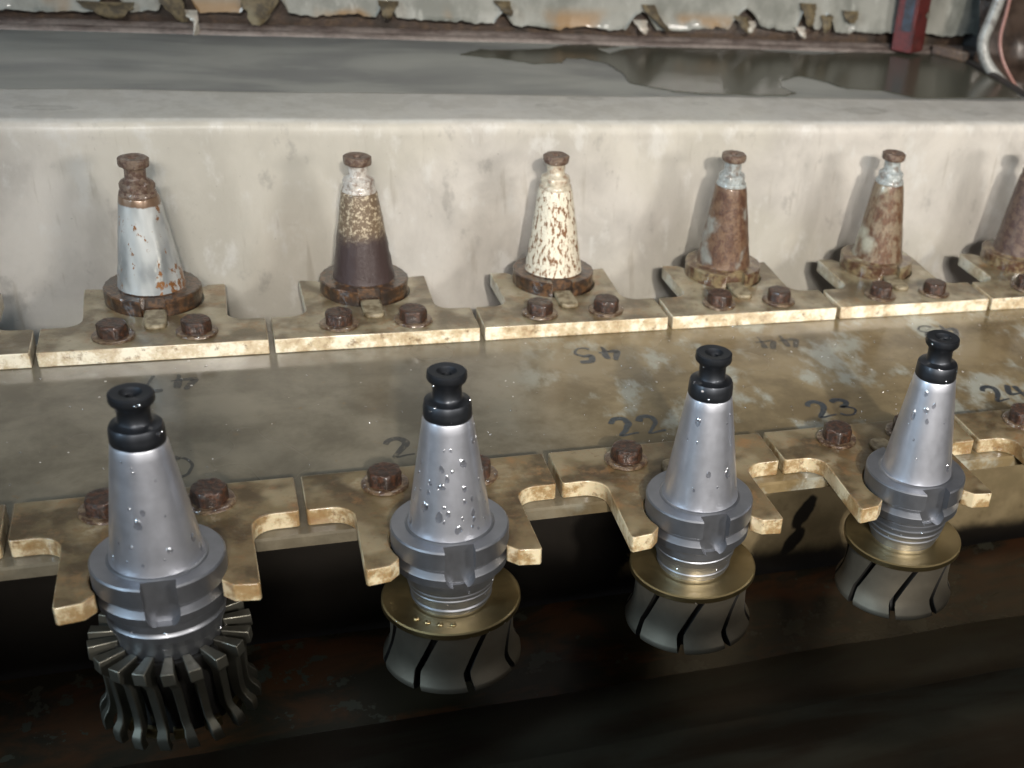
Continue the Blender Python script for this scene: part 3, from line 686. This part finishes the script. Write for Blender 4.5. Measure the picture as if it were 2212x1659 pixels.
def bladed_wheel(parent):
    bm = bmesh.new(); lathe(bm, [(-49.5, 20), (-50, 27), (-56, 28), (-84, 26), (-90, 27), (-96, 27), (-96.5, 10)], 60, .6)
    wheel = finish(bm, 'bladed_cutter', 'black_core', parent, smooth=35)
    prof_o = [(-46.8, 39.2), (-54.0, 39.6), (-56.5, 36.8), (-60, 35.4), (-70, 35.0), (-78, 34.8), (-83, 35.2), (-86.5, 36.6), (-89, 38.8), (-91.5, 39.8), (-97, 39.8)]
    prof_i = [(-46.8, 25), (-54.0, 26), (-57.8, 29), (-63, 29.2), (-70, 28.4), (-78, 28.8), (-84, 29.4), (-88, 31.2), (-91, 34.0), (-93.5, 35.2), (-97, 35.2)]
    N = 18
    protos = []
    for v in range(1):
        bm = bmesh.new(); L_, R_ = [], []
        for (zo, ro), (zi, ri) in zip(prof_o, prof_i):
            sl = (-48.6 - zo) * .0022
            hw = 3.3 if zo > -55 else (2.5 if zo > -88 else 2.8)
            sl += -.045 if zo > -55 else (-.02 if zo > -57 else (.0 if zo > -86 else .03 if zo < -92 else .015))
            row = []
            for r_, z_, s_ in ((ro, zo, -1), (ro, zo, 1), (ri, zi, 1), (ri, zi, -1)):
                a = sl + s_ * hw / 40; row.append(bm.verts.new((r_ * math.sin(a), -r_ * math.cos(a), z_)))
            L_.append(row)
        for a, b in zip(L_, L_[1:]):
            for j in range(4): bm.faces.new((a[j], a[(j + 1) % 4], b[(j + 1) % 4], b[j]))
        bm.faces.new(L_[0]); bm.faces.new(L_[-1])
        protos.append(finish(bm, 'cutter_blade', 'blade_steel', wheel, smooth=30, bevel=.5, segs=2))
    for k in range(1, N):
        c = protos[0].copy(); COL.objects.link(c); c.parent = wheel; c.rotation_euler.z = 2 * math.pi * k / N + random.uniform(-.025, .025); c.location.z += random.uniform(-.6, .6) * MM
    bm = bmesh.new()
    for k in range(12):
        a = 2 * math.pi * k / 12; r = 28.5
        prism(bm, [(r * math.cos(a + d) * s, r * math.sin(a + d) * s) for s, d in ((1, -.16), (1.12, -.13), (1.12, .13), (1, .16))], -96.5, -90)
    finish(bm, 'bronze_segment', 'bronze', wheel, smooth=0, bevel=.6)
    return wheel

fronts = [('tool holder with wet steel cone carrying the cutter with a ring of curved blades', 18),
          ('tool holder whose bronze disc has four small bright dimples, cone covered in drops', 42),
          ('tool holder with bronze disc held in the fork below the number 23, next to the rightmost one', 12),
          ('rightmost front tool holder with bronze disc and slotted wheel', 12)]
fronts[2] = ('front steel tool holder with plain bronze disc, second from the right', 12)
fronts[3] = ('rightmost front steel tool holder, collar of thin rings above a bronze disc', 12)
for i, (lab, nd) in enumerate(fronts):
    e = empty('tool_holder', (i * PITCH, 0, 0), lab, 'tool holder', 'clean steel tool holders in the front row')
    cone(e, 'satin_steel', nd, 0, 11 + i); f = new_part(fl_new, e)
    stud(e, 'black_steel', .25, drops=5)
    collar(e, (COL_T, COL_A, COL_B, COL_C)[i], 7)
    if i == 0: bladed_wheel(e)
    else: profile_wheel(e, (0, .04, .30, .26)[i], i == 1)
    if i == 3: e.rotation_euler.z = math.radians(0)

STUD_B = [(90.2, 2.6), (90.9, 4.5), (91, 8.6), (90.2, 9.7), (86.8, 9.8), (85.2, 9.2), (84.4, 7.2), (83.8, 6.9), (77.6, 6.8), (76.8, 7.2), (75.6, 8.6), (74.4, 10.6), (73, 11.3), (70.4, 11.3), (69.0, 10.6), (68.2, 11.6), (66.2, 12.2), (65.2, 12.0)]
def densify(p, s=1.6):
    out = []
    for (a, b), (c, d) in zip(p, p[1:]):
        k = max(1, int(max(abs(a - c), abs(b - d)) / s)); out += [(a + (c - a) * i / k, b + (d - b) * i / k) for i in range(k)]
    return out + [p[-1]]
def old_stud(parent, head, neck, seed):
    """rusted pull stud; the head is a part of its own where it has another colour"""
    pn = densify(STUD_B[6:]); bm = bmesh.new()
    def fn(z, r, a):
        if z < 74.5 and r > 9 and z > 69.5:
            k = (a % (math.pi / 3)) - math.pi / 6; r = min(r, 11.6 * math.cos(math.pi / 6) / math.cos(k) + .2)
        return r, a
    lathe(bm, pn, 60, .7, fn, off=(seed, 0)); o = finish(bm, 'pull_stud', neck, parent, smooth=35)
    bm = bmesh.new(); lathe(bm, [(87, 1.5), (87.2, 2.4)] + densify(STUD_B[:6]) + [(84.3, 6.6)], 60, .8, off=(seed + 3, 0))
    finish(bm, 'stud_head', head, o, smooth=35)
backs = [('old tool holder with grey blue steel cone and dark rusty flange, leftmost of back row', 'cone_greyed', 'stud_rust', 'stud_rust', 'flange_rust'),
         ('old tool holder with cone dark below and speckled above under a whitish stud', 'cone_halves', 'stud_rust', 'stud_scale', 'flange_rust'),
         ('old tool holder with cream cone covered in small rust specks', 'cone_speckled', 'stud_rust', 'stud_cream', 'flange_rust'),
         ('old tool holder with brown rusted cone and brown flange, above the number 44', 'cone_brown', 'stud_rust', 'stud_bluish', 'flange_pale_rust'),
         ('old tool holder with mottled grey brown cone and yellowish pale flange, above the number 43', 'cone_mottled', 'stud_rust', 'stud_bluish', 'flange_pale_rust'),
         ('old rusted tool holder cut off by the right edge of the picture', 'cone_dark', 'stud_rust', 'stud_rust', 'flange_pale_rust')]
for i, (lab, cm, hm, nm, fm) in enumerate(backs):
    e = empty('tool_holder', (i * PITCH + BACK_X, BACK_Y, 1.2), lab, 'tool holder', 'rusty old tool holders in the back row')
    c = None
    bm = bmesh.new(); lathe(bm, densify(CONE, 2.5), 96, .55, off=(i * 5, 0)); finish(bm, 'taper_cone', cm, e, smooth=40)
    f = new_part(fl_old, e, fm)
    old_stud(e, hm, nm, i * 3)
    bm = bmesh.new(); lathe(bm, [(-21.8, 24), (-22.4, 25), (-45, 23), (-60, 21), (-60.5, 8)], 60, .6); finish(bm, 'collar', 'flange_rust', e, smooth=35)
for o in (fl_new, fl_old): bpy.data.objects.remove(o, do_unlink=True)
